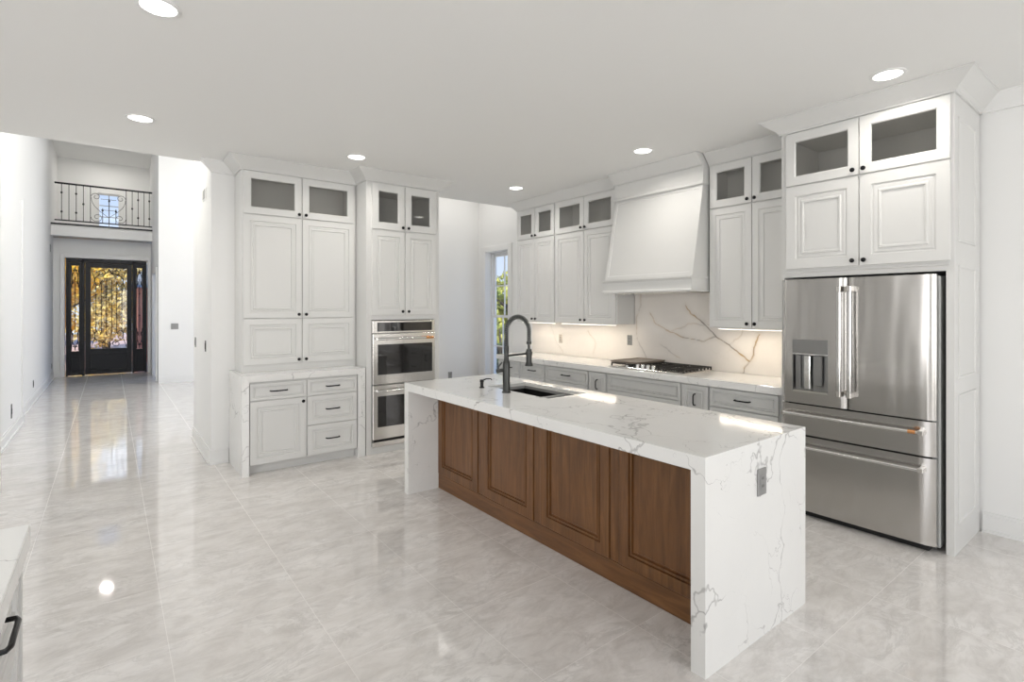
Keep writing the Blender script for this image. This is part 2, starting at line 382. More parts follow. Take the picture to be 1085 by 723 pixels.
wall_crown('trim_9', 0, .20, 0, (.795, 5.832, 0), 0, lr=True)

# ------------------------------------------------------------------ windows
def sash(mb, y0, y1, z0, z1, x, m, t=.03, fw=.035, rows=2, cols=2):
    mb.box(x, x+t, y0, y0+fw, z0, z1, m).box(x, x+t, y1-fw, y1, z0, z1, m).box(x, x+t, y0+fw, y1-fw, z0, z0+fw, m).box(x, x+t, y0+fw, y1-fw, z1-fw, z1, m)
    for c in range(1, cols):
        y = y0+(y1-y0)*c/cols; mb.box(x+.006, x+t-.006, y-.009, y+.009, z0+fw, z1-fw, m)
    for r in range(1, rows):
        z = z0+(z1-z0)*r/rows; mb.box(x+.005, x+t-.005, y0+fw, y1-fw, z-.009, z+.009, m)
y0, y1, z0, z1 = WIN
w1 = struct(thing('window_1', '', '')); del w1['label'], w1['category']
mb = MB(); x = 4.742
mb.box(x, 4.76, y0-.09, y0, z0-.02, z1+.09, M_trim, .004).box(x, 4.76, y1, y1+.09, z0-.02, z1+.09, M_trim, .004).box(x, 4.76, y0, y1, z1, z1+.09, M_trim, .004)
mb.box(4.70, 4.76, y0-.12, y1+.12, z0-.05, z0-.02, M_trim, .004); mb.build('casing', w1)
mb = MB(); mb.box(4.86, 4.955, y0, y0+.03, z0, z1, M_trim).box(4.86, 4.955, y1-.03, y1, z0, z1, M_trim).box(4.86, 4.955, y0+.03, y1-.03, z1-.03, z1, M_trim).box(4.86, 4.955, y0+.03, y1-.03, z0, z0+.03, M_trim)
mb.build('window_frame', w1)
mb = MB(); sash(mb, y0+.03, y1-.03, 1.39, z1-.03, 4.90, M_trim); mb.build('upper_sash', w1)
mb = MB(); sash(mb, y0+.03, y1-.03, z0+.03, 1.42, 4.868, M_trim); mb.build('lower_sash', w1)
MB().box(4.913, 4.917, y0+.06, y1-.06, 1.42, z1-.06, M_glass).build('glass_pane', w1)
MB().box(4.881, 4.885, y0+.06, y1-.06, z0+.06, 1.39, M_glass).build('glass_pane', w1)
def unseen_window(name, axis, a0, a1, z0, z1, p0, cols):  # frames of unseen windows, put in around the added daylight lamps
    w = struct(thing(name, '', '')); del w['label'], w['category']
    mb = MB(); t = .06
    def bb(u0, u1, w0, w1):
        if axis == 'y': mb.box(u0, u1, p0, p0+.06, w0, w1, M_trim)
        else: mb.box(p0, p0+.06, u0, u1, w0, w1, M_trim)
    bb(a0, a0+t, z0, z1); bb(a1-t, a1, z0, z1); bb(a0+t, a1-t, z0, z0+t); bb(a0+t, a1-t, z1-t, z1)
    for c in range(1, cols):
        u = a0+(a1-a0)*c/cols; bb(u-.03, u+.03, z0+t, z1-t)
    mb.build('window_frame', w)
unseen_window('unseen_window_2', 'y', .4, 3.4, .5, 2.6, -4.08, 3)
unseen_window('unseen_window_3', 'y', -3.9, -.9, .5, 2.6, -4.08, 3)
unseen_window('unseen_window_4', 'x', -1.5, 2.5, .5, 2.6, -5.08, 4)
unseen_window('unseen_window_5', 'x', 7.9, 12.1, .5, 4.7, 4.80, 4)
w6 = struct(thing('window_6', '', '')); del w6['label'], w6['category']
mb = MB(); mb.box(-.235, -.20, 16.56, 16.6, 3.5, 4.4, M_white).box(.18, .215, 16.56, 16.6, 3.5, 4.4, M_white).box(-.2, .18, 16.56, 16.6, 3.5, 3.535, M_white).box(-.2, .18, 16.56, 16.6, 4.365, 4.4, M_white)
for z in (3.82, 4.10): mb.box(-.2, .18, 16.565, 16.59, z-.008, z+.008, M_plate)
mb.box(-.018, -.002, 16.565, 16.59, 3.535, 4.365, M_plate); mb.build('window_frame', w6)
MB().box(-.2, .18, 16.60, 16.604, 3.535, 4.365, M_glass).build('glass_pane', w6)

# ------------------------------------------------------------------ entry door
D = struct(thing('door_1', '', '', (0, 15.33, 0))); del D['label'], D['category']
def spiral(cx, cz, r0, r1, a0, turns, n=22, y=0):
    return [(cx+(r0+(r1-r0)*i/n)*math.cos(a0+turns*2*PI*i/n), y, cz+(r0+(r1-r0)*i/n)*math.sin(a0+turns*2*PI*i/n)) for i in range(n+1)]
def bez(p0, p1, p2, p3, n=12, y=0):
    out = []
    for i in range(n+1):
        t = i/n; a, b, c, d = (1-t)**3, 3*t*(1-t)**2, 3*t*t*(1-t), t**3
        out.append((a*p0[0]+b*p1[0]+c*p2[0]+d*p3[0], y, a*p0[1]+b*p1[1]+c*p2[1]+d*p3[1]))
    return out
mb = MB()
for a, b in ((-.775, -.735), (-.495, -.445), (.43, .47), (.672, .712)): mb.box(a, b, 0, .12, 0, 2.66, M_iron, .005)
mb.box(-.735, .672, 0, .12, 2.58, 2.66, M_iron, .004); mb.build('door_frame', D)
def leaf(name, x0, x1, st, glz0, glz1):
    mb = MB()
    mb.box(x0, x0+st, .02, .09, .02, 2.575, M_iron, .004).box(x1-st, x1, .02, .09, .02, 2.575, M_iron, .004)
    mb.box(x0+st, x1-st, .02, .09, glz1, 2.575, M_iron, .004).box(x0+st, x1-st, .02, .09, .02, glz0, M_iron, .004)
    lf = mb.build(name, D)
    pw = x1-x0-2*st+.04
    a, b = x0+st-.02, x1-st+.02
    MB().box(a, b, .0, .02, .1, .13, M_iron, .003).box(a, b, .0, .02, glz0-.14, glz0-.11, M_iron, .003).box(a, a+.03, .0, .02, .13, glz0-.14, M_iron, .003).box(b-.03, b, .0, .02, .13, glz0-.14, M_iron, .003).build('lower_panel', lf)
    MB().box(x0+st, x1-st, .052, .058, glz0, glz1, M_glass).build('glass_pane', lf)
    return lf
L1 = leaf('sidelight', -.735, -.495, .055, .56, 2.50)
L3 = leaf('sidelight', .47, .672, .045, .56, 2.50)
L2 = leaf('door_leaf', -.44, .425, .10, .60, 2.47)
def scrollwork(x0, x1, z0, z1, nb):
    mb = MB(); r = .008; cx = (x0+x1)/2; y = .035; w = (x1-x0)/2
    for i in range(nb):
        u = x0+(x1-x0)*(i+1)/(nb+1)
        off = abs(u-cx)/w
        mb.tube([(u, y, z0+.30+.12*off), (u, y, z1-.26-.1*off)], r*.9, M_iron, 6)
        for zz in (z0+.8, z1-.62): mb.lathe([(.002, -.025), (.017, 0), (.002, .025)], M_iron, (u, y, zz+(.12 if i % 2 else 0)), n=8)
    for sgn in (-1, 1):
        for (zb, d) in ((z0, 1), (z1, -1)):
            P = lambda a, b: (cx+sgn*a*w, zb+d*b)
            mb.tube(bez(P(0, .02), P(.1, .22), P(.75, .10), P(.80, .30), 12, y), r, M_iron, 6)
            mb.tube(bez(P(.80, .30), P(.82, .45), P(.4, .44), P(.5, .32), 10, y), r, M_iron, 6)
            c = P(.42, .11); mb.tube(spiral(c[0], c[1], w*.26, w*.06, PI/2 if d > 0 else -PI/2, 1.25*sgn*d, 20, y), r*.9, M_iron, 6)
            mb.tube(bez(P(.97, .02), P(.9, .2), P(.6, .25), P(.95, .5), 10, y), r*.9, M_iron, 6)
    return mb
scrollwork(-.34, .325, .60, 2.47, 6).build('iron_scrollwork', L2)
scrollwork(-.68, -.55, .56, 2.50, 1).build('iron_scrollwork', L1)
scrollwork(.515, .627, .56, 2.50, 1).build('iron_scrollwork', L3)
mb = MB().tube([(.38, .02, 1.0), (.38, -.05, 1.02), (.38, -.06, 1.12), (.38, -.05, 1.26), (.38, .02, 1.28)], .011, M_iron, 8).lathe([(.001, -.01), (.03, -.01), (.03, .01)], M_iron, (.38, .015, 1.38), 'y', 12); mb.build('door_handle', L2)
mb = MB()
for x in (-.50, -.465): mb.lathe([(.001, -.02), (.02, -.015), (.02, .005)], M_iron, (x, 0, .72), 'y', 10)
mb.build('hinge_knob', D)

# ------------------------------------------------------------------ balcony railing
R = thing('balcony_railing', 'black wrought iron balcony railing with scrolls above the front door', 'railing', (0, 14.70, 3.352))
X0, X1 = -.925, .785
MB().box(X0, X1, -.02, .02, .84, .875, M_iron, .006).build('top_rail', R)
MB().box(X0, X1, -.015, .015, .055, .08, M_iron, .004).build('bottom_rail', R)
def bal(x, z0, z1, knots):
    mb = MB().box(x-.006, x+.006, -.006, .006, z0, z1, M_iron)
    for k in knots: mb.lathe([(.005, -.028), (.018, -.012), (.018, .012), (.005, .028)], M_iron, (x, 0, k), n=8)
    return mb.build('baluster', R)
L_ = [-.81, -.69, -.57, -.45, -.33]; 
for i, x in enumerate(L_):
    bal(x, .08, .84, [.25, .66] if i in (0, 2) else ([.45] if i == 3 else [])); 
for i, x in enumerate([.30, .41, .52, .63, .73]): bal(x, .08, .84, [.25, .66] if i in (2, 4) else ([.45] if i == 1 else []))
for x, h in ((-.12, .40), (-.005, .62), (.115, .40)): bal(x, .08, h, [h-.05])
mb = MB()
for s in (-1, 1):
    cx = -.015
    P = lambda a, b: (cx+s*a, b)
    mb.tube(bez(P(.30, .62), P(.31, .45), P(.16, .33), P(.0, .20), 14, 0), .005, M_iron, 6)
    c = P(.22, .64); mb.tube(spiral(c[0], c[1], .085, .02, 0 if s > 0 else PI, 1.2*s, 20, 0), .005, M_iron, 6)
    c = P(.20, .19); mb.tube(spiral(c[0], c[1], .11, .02, 0 if s > 0 else PI, -1.35*s, 22, 0), .005, M_iron, 6)
for z in (.36, .60): mb.box(-.15, .12, -.004, .004, z-.004, z+.004, M_iron)
mb.build('iron_scrollwork', R)

# ------------------------------------------------------------------ outside
struct(MB().box(-14, 14, 15.5, 40, -.12, -.02, M_ground).build('ground_1')).name = 'ground_front'
struct(MB().box(4.96, 40, -4, 15.49, -.12, -.02, M_lawn).build('ground_side'))
def tree(loc, h, rad, m, label, cat='tree', n=6000, ls=.10, seed=1, low=.25, name='leafy_tree', group=None):
    r = random.Random(seed); t = thing(name, label, cat, loc, 0, 'trees outside the windows' if cat == 'tree' else None)
    mb = MB().tube([(0, 0, 0), (.05, .03, h*.35), (-.03, .0, h*.6), (.02, .02, h*.85)], [.13, .10, .07, .03], M_bark, 8)
    for k in range(6):
        a = k*1.1; z = h*(.35+.08*k); mb.tube([(0, 0, z), (math.cos(a)*rad*.4, math.sin(a)*rad*.4, z+.3), (math.cos(a)*rad*.75, math.sin(a)*rad*.75, z+.75)], [.05, .035, .012], M_bark, 6)
    mb.build('trunk', t)
    blobs = []
    for k in range(16):
        a = r.uniform(0, 2*PI); q = r.random()**.5*rad*.7
        blobs.append((math.cos(a)*q, math.sin(a)*q, h*(low+(1-low)*r.random()*.85), rad*r.uniform(.28, .5)))
    vs = []; fs = []
    for i in range(n):
        bx, by, bz, br = r.choice(blobs)
        d = Vector((r.gauss(0, 1), r.gauss(0, 1), r.gauss(0, .8))).normalized()*br*r.uniform(.5, 1.05)
        c = Vector((bx, by, bz))+d
        if c.z < .05: c.z = .05+r.random()*.2
        u = Vector((r.gauss(0, 1), r.gauss(0, 1), r.gauss(0, 1))).normalized(); w = u.cross(Vector((r.gauss(0, 1), r.gauss(0, 1), .3))).normalized(); s = ls*r.uniform(.6, 1.2)
        k = len(vs); vs += [c-u*s, c-w*s*.5, c+u*s, c+w*s*.5]; fs.append((k, k+1, k+2, k+3))
    MB().add(vs, fs, m).build('foliage', t)
tree((-1.7, 20.5, -.02), 3.6, 1.9, M_leafy, 'bright yellow autumn tree seen through the left side of the front door', seed=3)
tree((-.1, 25.2, -.02), 3.7, 1.9, M_leafo, 'pale olive tree with thin leaves seen through the middle of the front door', seed=5)
tree((-3.6, 29.5, -.02), 4.6, 2.6, M_leafy, 'tall golden tree standing farther back beyond the front door', seed=8, ls=.22)
tree((9.3, 12.2, -.02), 2.6, 1.5, M_leafg, 'yellow green tree seen in the kitchen window beside the cabinets', seed=11, low=.05, n=8000, ls=.11)
tree((11.0, 16.6, -.02), 3.1, 2.0, M_leafg, 'taller green tree beyond the first one in the kitchen window', seed=12, low=.05, n=8000, ls=.13)
tree((7.2, 9.7, -.02), .75, .55, M_leafd, 'low dark shrub at the foot of the kitchen window view', 'shrub', 1200, .07, 13, .1, 'round_shrub')
b = thing('brick_house', 'red brick house wall seen through the right sidelight of the front door', 'house', (1.34, 18.4, -.02))
MB().box(-.7, 5, 0, 4, 0, 2.15, M_redwall).build('wall', b); MB().rings([[(-.9, -.25, 2.15), (5.2, -.25, 2.15), (5.2, 4.2, 2.15), (-.9, 4.2, 2.15)], [(-.3, 1.9, 3.1), (4.6, 1.9, 3.1), (4.6, 2.1, 3.1), (-.3, 2.1, 3.1)]], M_plate, True, True).build('roof', b)

# ------------------------------------------------------------------ ceiling lamps
def downlight(x, y, where, watts=5):
    t = thing('recessed_downlight', 'round white recessed ceiling light '+where, 'ceiling light', (x, y, CH), 0, 'recessed ceiling lights')
    MB().rings([[(r*math.cos(2*PI*j/32), r*math.sin(2*PI*j/32), z) for j in range(32)] for r, z in ((.095, 0), (.095, -.004), (.088, -.008), (.076, -.007), (.074, -.001))], M_white, False, False, True).build('trim_ring', t)
    MB().lathe([(.001, -.004), (.074, -.004), (.074, -.001)], M_lamp, n=32).build('lens', t)
    d = bpy.data.lights.new('downlight_lamp', 'AREA'); d.shape = 'DISK'; d.size = .14; d.energy = watts; d.color = (1, .95, .88); d.spread = math.radians(150)
    o = bpy.data.objects.new('downlight_lamp', d); C.objects.link(o); o.parent = t; o.location = (0, 0, -.012)
for x, y, w in ((.185, 3.0, 'nearest the top left corner of the photo'), (.185, 4.84, 'before the hall, beyond the one nearest the camera'), (1.856, 4.82, 'in front of the tall cupboards with drawers'),
                (3.84, 4.9, 'in front of the far end of the range wall'), (3.85, 3.04, 'in front of the range hood'), (3.79, 1.13, 'right in front of the cabinet over the fridge')):
    downlight(x, y, w)

# ------------------------------------------------------------------ joinery helpers (local: x right, y into depth, z up, front faces -y)
def rect(x0, x1, z0, z1, i, y): return [(x0+i, y, z0+i), (x1-i, y, z0+i), (x1-i, y, z1-i), (x0+i, y, z1-i)]
def raised(x0, x1, z0, z1, y, m, t=.02, fr=.055, rec=.08):
    """door slab with frame, sunk field and beaded raised centre"""
    mb = MB(); yf = y-t; w = min(x1-x0, z1-z0)
    k = min(1, w/.34); fr *= k; rec *= k
    prof = [(0, y), (0, yf+.002), (.002, yf), (fr, yf), (fr+.003, yf+.009), (fr+.010, yf+.009), (fr+.018, yf+.005), (fr+rec*.38, yf+.007), (fr+rec*.44, yf+.001), (fr+rec*.54, yf+.001), (fr+rec*.58, yf+.010), (fr+rec*.66, yf+.010), (fr+rec*.72, yf+.009)]
    mb.rings([rect(x0, x1, z0, z1, i, yy) for i, yy in prof], m, True, True); return mb
def knob(parent, x, y, z):
    return MB().lathe([(.005, 0), (.005, -.012), (.011, -.016), (.0155, -.021), (.0155, -.026), (.010, -.030), (.001, -.031)][::-1], M_black, (x, y, z), 'y', 14).build('knob', parent)
def pull(parent, x, y, z, L=.13, vert=False, curve=False):
    h = L/2; d = .032
    if vert: pts = [(x, y, z-h), (x, y-d*.8, z-h+.004), (x, y-d, z-h+.02), (x, y-d, z+h-.02), (x, y-d*.8, z+h-.004), (x, y, z+h)]
    else: pts = [(x-h, y, z), (x-h+.004, y-d*.8, z), (x-h+.02, y-d, z), (x+h-.02, y-d, z), (x+h-.004, y-d*.8, z), (x+h, y, z)]
    return MB().tube(pts, .0062, M_black, 8).build('pull_handle', parent)
def door(p, x0, x1, z0, z1, y, side, kz='low', m=None, **kw):
    d = raised(x0, x1, z0, z1, y, m or M_cab, **kw).build('door', p)
    kx = x1-.032 if side == 'r' else x0+.032; knob(d, kx, y-.02, z0+.035 if kz == 'low' else z1-.035); return d
def drawer(p, x0, x1, z0, z1, y, m=None, L=.13, handle=True):
    d = raised(x0, x1, z0, z1, y, m or M_base, fr=.05, rec=.07).build('drawer', p)
    if handle: pull(d, (x0+x1)/2, y-.012, (z0+z1)/2, L)
    return d
def glass_door(p, x0, x1, z0, z1, y, side, fw=.062):
    mb = MB(); yf = y-.02
    o = [rect(x0, x1, z0, z1, i, yy) for i, yy in ((fw+.008, y), (0, y), (0, yf+.002), (.002, yf), (fw, yf), (fw+.008, yf+.008), (fw+.008, y))]
    mb.rings(o, M_cab, False, False); d = mb.build('glass_door', p)
    MB().box(x0+fw+.008, x1-fw-.008, y-.009, y-.006, z0+fw+.008, z1-fw-.008, M_cabglass).build('glass_pane', d)
    knob(d, x1-.03 if side == 'r' else x0+.03, yf, z0+.032); return d
def hollow(mb, x0, x1, y0, y1, z0, z1, m=None, t=.02, fl=.04, fr=.04):
    """carcass box open to the front, dim lining inside"""
    m = m or M_cab
    mb.box(x0, x0+t, y0, y1, z0, z1, m).box(x1-t, x1, y0, y1, z0, z1, m).box(x0+t, x1-t, y0, y1, z1-t, z1, m).box(x0+t, x1-t, y0, y1, z0, z0+t, m).box(x0+t, x1-t, y1-t, y1, z0+t, z1-t, m)
    e = .001
    mb.box(x0+t+.0012, x0+fl+t, y0, y0+.018, z0+t, z1-t, m).box(x1-fr-t, x1-t-.0012, y0, y0+.018, z0+t, z1-t, m)
    mb.box(x0+t, x0+t+e, y0+.02, y1-t, z0+t, z1-t, M_cabin).box(x1-t-e, x1-t, y0+.02, y1-t, z0+t, z1-t, M_cabin).box(x0+t+e, x1-t-e, y1-t-e, y1-t, z0+t, z1-t, M_cabin)
    mb.box(x0+t+e, x1-t-e, y0+.02, y1-t-e, z1-t-e, z1-t, M_cabin).box(x0+t+e, x1-t-e, y0+.02, y1-t-e, z0+t, z0+t+e, M_cabin)

# ------------------------------------------------------------------ island
IX0, IX1, IY0, IY1 = 1.942, 2.86, 1.215, 3.98
I = thing('island_cabinet', 'long stained brown wooden island body under the white veined worktop', 'kitchen island', (2.226, 3.91, 0), -PI/2)
ln = 3.91-1.287     # local x 0..ln
yy = lambda Y: 3.91-Y
MB().box(0, ln, .012, .60, 0, .60, M_wood).box(0, ln, .012, .10, .60, .849, M_wood).box(0, ln, .575, .60, .60, .849, M_base).box(0, ln, .6005, .615, 0, .849, M_base).build('body', I)
for a, b in ((3.91, 3.31), (3.24, 2.65), (2.58, 1.987), (1.917, 1.32)):
    x0, x1 = yy(a)+.002, yy(b)
    mb = MB(); prof = [(0, .012), (0, .001), (.002, 0), (.075, 0), (.080, .006), (.088, .0065), (.092, .012-.0005)]
    prof = [(0, .012), (0, -.006), (.003, -.008), (.066, -.008), (.068, .004), (.074, .004), (.077, -.004), (.086, -.005), (.089, .008), (.097, .009), (.101, .003), (.103, .003)]
    mb.rings([rect(x0, x1, .125, .845, i, y) for i, y in prof], M_wood, True, True).build('raised_panel', I)
MB().box(0, ln, -.004, .012, 0, .122, M_woodh, .003).build('base_rail', I)
for a, b in ((3.31, 3.24), (2.65, 2.58), (1.987, 1.917), (1.32, 1.287)):
    MB().box(yy(a)+.003, yy(b)-.003, .0, .012, .124, .849, M_wood, .002).build('stile', I)
# waterfall worktop (one slab, with a cut-out for the sink)
t = .066; zt = .915; zb = zt-t; B = .0025
sX0, sX1, sY0, sY1 = 2.372, 2.745, 2.67, 3.41
mb = MB()
A0, A1 = IY0+.068, IY1-.068; zl = zt-.03
mb.box(IX0, IX0+.02, A0, A1, zb, zt, M_marble).box(IX1-.02, IX1, A0, A1, zb, zt, M_marble)
mb.box(IX0+.02, sX0, A0, A1, zl, zt, M_marble).box(sX1, IX1-.02, A0, A1, zl, zt, M_marble)
mb.box(sX0, sX1, A0, sY0, zl, zt, M_marble).box(sX0, sX1, sY1, A1, zl, zt, M_marble)
mb.box(IX0+.02, 2.22, A0, A1, zb, zl, M_marble)
mb.box(IX0, IX1, IY0, A0, 0, zt, M_marble).box(IX0, IX1, A1, IY1, 0, zt, M_marble)
tag(mb.build('island_worktop'), 'white veined quartz island worktop with waterfall ends', 'worktop')
# sink
K = thing('kitchen_sink', 'black double bowl undermount sink set in the island worktop', 'sink', (0, 0, 0))
mb = MB(); bx0, bx1, by0, by1 = 2.380, 2.665, 2.68, 3.29
mb.box(sX0+.001, sX1-.001, sY0+.001, by0, .884, .906, M_sinkrim).box(sX0+.001, sX1-.001, by1, sY1-.001, .884, .906, M_sinkrim).box(sX0+.001, bx0, by0, by1, .884, .906, M_sinkrim).box(bx1, sX1-.001, by0, by1, .884, .906, M_sinkrim)
mb.build('ledge', K)
mb = MB(); d = .012
for (c0, c1) in ((by0, 2.80), (2.83, by1)):
    mb.box(bx0, bx0+d, c0, c1, .70, .884, M_sinkm).box(bx1-d, bx1, c0, c1, .70, .884, M_sinkm).box(bx0+d, bx1-d, c0, c0+d, .70, .884, M_sinkm).box(bx0+d, bx1-d, c1-d, c1, .70, .884, M_sinkm).box(bx0+d, bx1-d, c0+d, c1-d, .70, .71, M_sinkm)
mb.build('bowls', K)
MB().box(bx0, bx1, 2.80, 2.83, .80, .898, M_sinkrim, .006).build('divider', K)
for c in (2.74, 3.05): MB().lathe([(.001, .711), (.04, .711), (.042, .714), (.001, .713)], M_chrome, ((bx0+bx1)/2, c, 0), n=20).build('drain', K)
# faucet
F = thing('kitchen_faucet', 'tall dark spring pull-down faucet behind the island sink', 'faucet', (2.30, 3.05, zt))
MB().lathe([(.001, 0), (.034, 0), (.034, .006), (.027, .012), (.027, .20), (.024, .225), (.018, .235), (.016, .30), (.018, .31), (.018, .34), (.001, .34)], M_gun, n=24).build('body', F)
arc = [(0, 0, .33), (0, 0, .42)]
Rr = .107
for i in range(0, 25):
    a = PI-PI*i/24; arc.append((Rr+Rr*math.cos(a), 0, .44+Rr*1.05*math.sin(a)))
arc += [(2*Rr, 0, .40), (2*Rr, 0, .35)]
MB().tube(arc, .0105, M_black, 10).build('hose', F)
# spring coil
pts = []; cum = [0]
V = [Vector(p) for p in arc]
for i in range(1, len(V)): cum.append(cum[-1]+(V[i]-V[i-1]).length)
def at(s):
    for i in range(1, len(V)):
        if cum[i] >= s or i == len(V)-1:
            q = (s-cum[i-1])/(cum[i]-cum[i-1]); return V[i-1].lerp(V[i], q), (V[i]-V[i-1]).normalized()
turns = 40; NS = turns*9
for i in range(NS+1):
    p, tg = at(cum[-1]*i/NS); a = 2*PI*turns*i/NS; n1 = Vector((0, 1, 0)); n2 = tg.cross(n1)
    pts.append(p+(n1*math.cos(a)+n2*math.sin(a))*.0158)
MB().tube(pts, .0034, mat('spring_steel', (.16, .165, .16), .3, .8), 5).build('spring', F)
MB().lathe([(.001, .365), (.019, .365), (.019, .345), (.010, .342), (.010, .305), (.001, .305)], M_gun, (2*Rr, 0, 0), n=18).build('hose_collar', F)
MB().lathe([(.001, .31), (.018, .308), (.022, .29), (.022, .21), (.026, .20), (.030, .188), (.030, .180), (.001, .180)], M_gun, (2*Rr, 0, 0), n=20).build('spray_head', F)
MB().tube([(0, 0, .268), (2*Rr-.02, 0, .275)], .0075, M_gun, 10).lathe([(.021, .262), (.026, .262), (.026, .288), (.021, .288)], M_gun, (2*Rr, 0, 0), n=18).build('support_arm', F)
MB().tube([(-.012, .008, .165), (-.040, .030, .160)], .014, M_gun, 10).tube([(-.046, .034, .16), (-.045, .036, .185), (-.022, .022, .222)], [.009, .007, .006], M_gun, 8).lathe([(.001, -.016), (.019, -.01), (.019, .012), (.001, .016)], M_gun, (-.046, .034, .158), n=14).build('lever_handle', F)
SD = thing('soap_dispenser', 'small black soap dispenser pump left of the faucet on the island', 'soap dispenser', (2.285, 3.345, zt))
MB().lathe([(.001, 0), (.021, 0), (.021, .005), (.013, .010), (.013, .042), (.016, .044), (.016, .064), (.001, .066)], M_black, n=16).build('pump', SD)
MB().tube([(0, 0, .055), (.03, -.015, .068), (.062, -.03, .069), (.07, -.034, .058)], [.006, .005, .004, .004], M_black, 8).build('spout', SD)

def outlet(name, label, loc, rz, w=.07, h=.115, m=None, kind='outlet', cat='outlet', grp=None):
    m = m or M_plate; grp = 'wall outlets' if cat == 'outlet' else ('wall switches' if cat == 'light switch' else None); t = thing(name, label, cat, loc, rz, grp)
    MB().box(-w/2, w/2, -.006, 0, -h/2, h/2, m, .002).build('plate', t)
    mb = MB()
    if kind == 'outlet':
        mb.box(-.017, .017, -.0085, -.006, -.034, .034, m, .001)
        for z in (-.018, .018):
            mb.box(-.007, -.004, -.0092, -.0084, z-.006, z+.006, M_rubber).box(.004, .007, -.0092, -.0084, z-.006, z+.006, M_rubber)
        mb.build('socket', t)
    else:
        mb.box(-.016, .016, -.009, -.006, -.033, .033, m, .002); mb.build('rocker', t)
    return t
outlet('wall_outlet', 'grey outlet on the near waterfall end of the island', (2.40, IY0-.0005, .725), 0, .078, .125)
outlet('wall_outlet', 'beige outlet on the backsplash between hood and far window', (4.744, 5.09, 1.13), -PI/2, m=M_beige)
outlet('wall_outlet', 'grey outlet on the backsplash just left of the hood area', (4.744, 3.93, 1.165), -PI/2)
outlet('wall_outlet', 'small grey outlet on the white wall behind the faucet', (4.22, 7.06, .48), 0)
outlet('wall_switch', 'grey switch plate on the far white hall wall', (1.068, 12.8, 1.16), 0, .13, .12, kind='sw', cat='light switch')
outlet('wall_switch', 'dark switch on the pillar edge, right one of the pair', (.79, 6.22, 1.14), -PI/2, .05, .115, M_gun, 'sw', 'light switch')
outlet('wall_switch', 'dark switch on the pillar edge, left one of the pair', (.79, 7.02, 1.14), -PI/2, .05, .115, M_gun, 'sw', 'light switch')
outlet('wall_outlet', 'dark outlet low on the left hall wall, nearest the camera', (-.93, 8.6, .30), PI/2, .06, .17, M_gun)
outlet('wall_outlet', 'dark outlet low on the left hall wall with a cable plug', (-.985, 11.5, .30), PI/2, .07, .12, M_gun)
outlet('wall_outlet', 'small dark outlet low on the left hall wall nearest the door', (-.985, 14.9, .29), PI/2)
outlet('wall_keypad', 'grey keypad plate high on the left hall wall beside the door', (-.985, 14.6, 2.80), PI/2, .16, .16, M_plate, 'sw', 'keypad')
v = thing('air_vent', 'small square white vent high on the pillar side', 'vent', (.79, 6.29, 2.72), -PI/2)
MB().box(-.11, .11, -.008, 0, -.06, .06, M_white, .003).build('frame', v)
mb = MB()
for k in range(5): mb.box(-.09, .09, -.011, -.008, -.042+k*.02, -.034+k*.02, M_plate)
mb.build('louvres', v)

# ------------------------------------------------------------------ hutch (faces -y at Y 5.22)
H = thing('hutch_base_cabinet', 'grey white base cabinet with one door and four drawers left of the ovens', 'cabinet', (1.007, 5.24, 0))
wd = 2.018-1.007
MB().box(0, wd, 0, .60, .088, .85, M_cab).build('body', H)
MB().box(0, wd, .06, .075, 0, .087, M_cab).build('toe_kick', H)
drawer(H, .006, .502, .682, .838, 0, M_cab, .15); door(H, .006, .502, .094, .674, 0, 'r', 'hi')
drawer(H, .516, 1.006, .682, .838, 0, M_cab, .13); drawer(H, .516, 1.006, .396, .674, 0, M_cab, .13); drawer(H, .516, 1.006, .100, .388, 0, M_cab, .13)
mb = MB(); mb.box(.945, 2.10, 5.212, 5.849, .855, .915, M_marble2).box(.945, 1.004, 5.212, 5.849, 0, .855, M_marble2).box(2.022, 2.10, 5.212, 5.849, 0, .855, M_marble2)
tag(mb.build('hutch_worktop'), 'white veined quartz top with waterfall sides on the cabinet beside the ovens', 'worktop')
U = thing('hutch_upper_cabinet', 'tall grey white cupboard with glass top doors standing on the veined counter', 'cabinet', (.995, 5.50, .916))
w = 2.105-.995; o = .916
mb = MB().box(0, w, 0, .349, 0, 2.44-o, M_cab); hollow(mb, 0, w, 0, .349, 2.44-o, 2.862-o); mb.build('body', U)
for (a, b, sd) in ((.012, .546, 'r'), (.553, 1.085, 'l')):
    door(U, a, b, .985-o, 1.428-o, 0, sd); door(U, a, b, 1.436-o, 2.43-o, 0, sd); glass_door(U, a, b, 2.442-o, 2.850-o, 0, sd)
MB().rings(crown_rings(0, w-.0, -.006, .34, 2.855-o, CH-.001-o, .125, True, False), M_cab, True, True).build('crown_moulding', U)

# ------------------------------------------------------------------ oven tower
T = thing('oven_tower_cabinet', 'tall grey white cabinet tower holding the double wall oven', 'cabinet', (2.112, 5.22, 0))
w = 2.975-2.112
mb = MB(); mb.box(0, .058, 0, .629, 0, 2.352, M_cab).box(w-.065, w, 0, .629, 0, 2.352, M_cab).box(.058, w-.065, 0, .629, 0, .07, M_cab).box(.058, w-.065, 0, .629, 1.408, 2.352, M_cab).box(.058, w-.065, .60, .629, .07, 1.408, M_cab)
hollow(mb, 0, w, 0, .629, 2.352, 2.862, fl=.06, fr=.06); mb.build('body', T)
for a, b, sd in ((.058, .428, 'r'), (.436, .812, 'l')):
    door(T, a, b, 1.462, 2.352, 0, sd); glass_door(T, a, b, 2.368, 2.845, 0, sd, .07)
MB().rings(crown_rings(0, w, -.003, .62, 2.863, CH-.001, .125, True, True), M_cab, True, True).build('crown_moulding', T)
O = thing('double_wall_oven', 'stainless steel double wall oven with two dark glass doors', 'oven', (2.174, 5.219, .075))
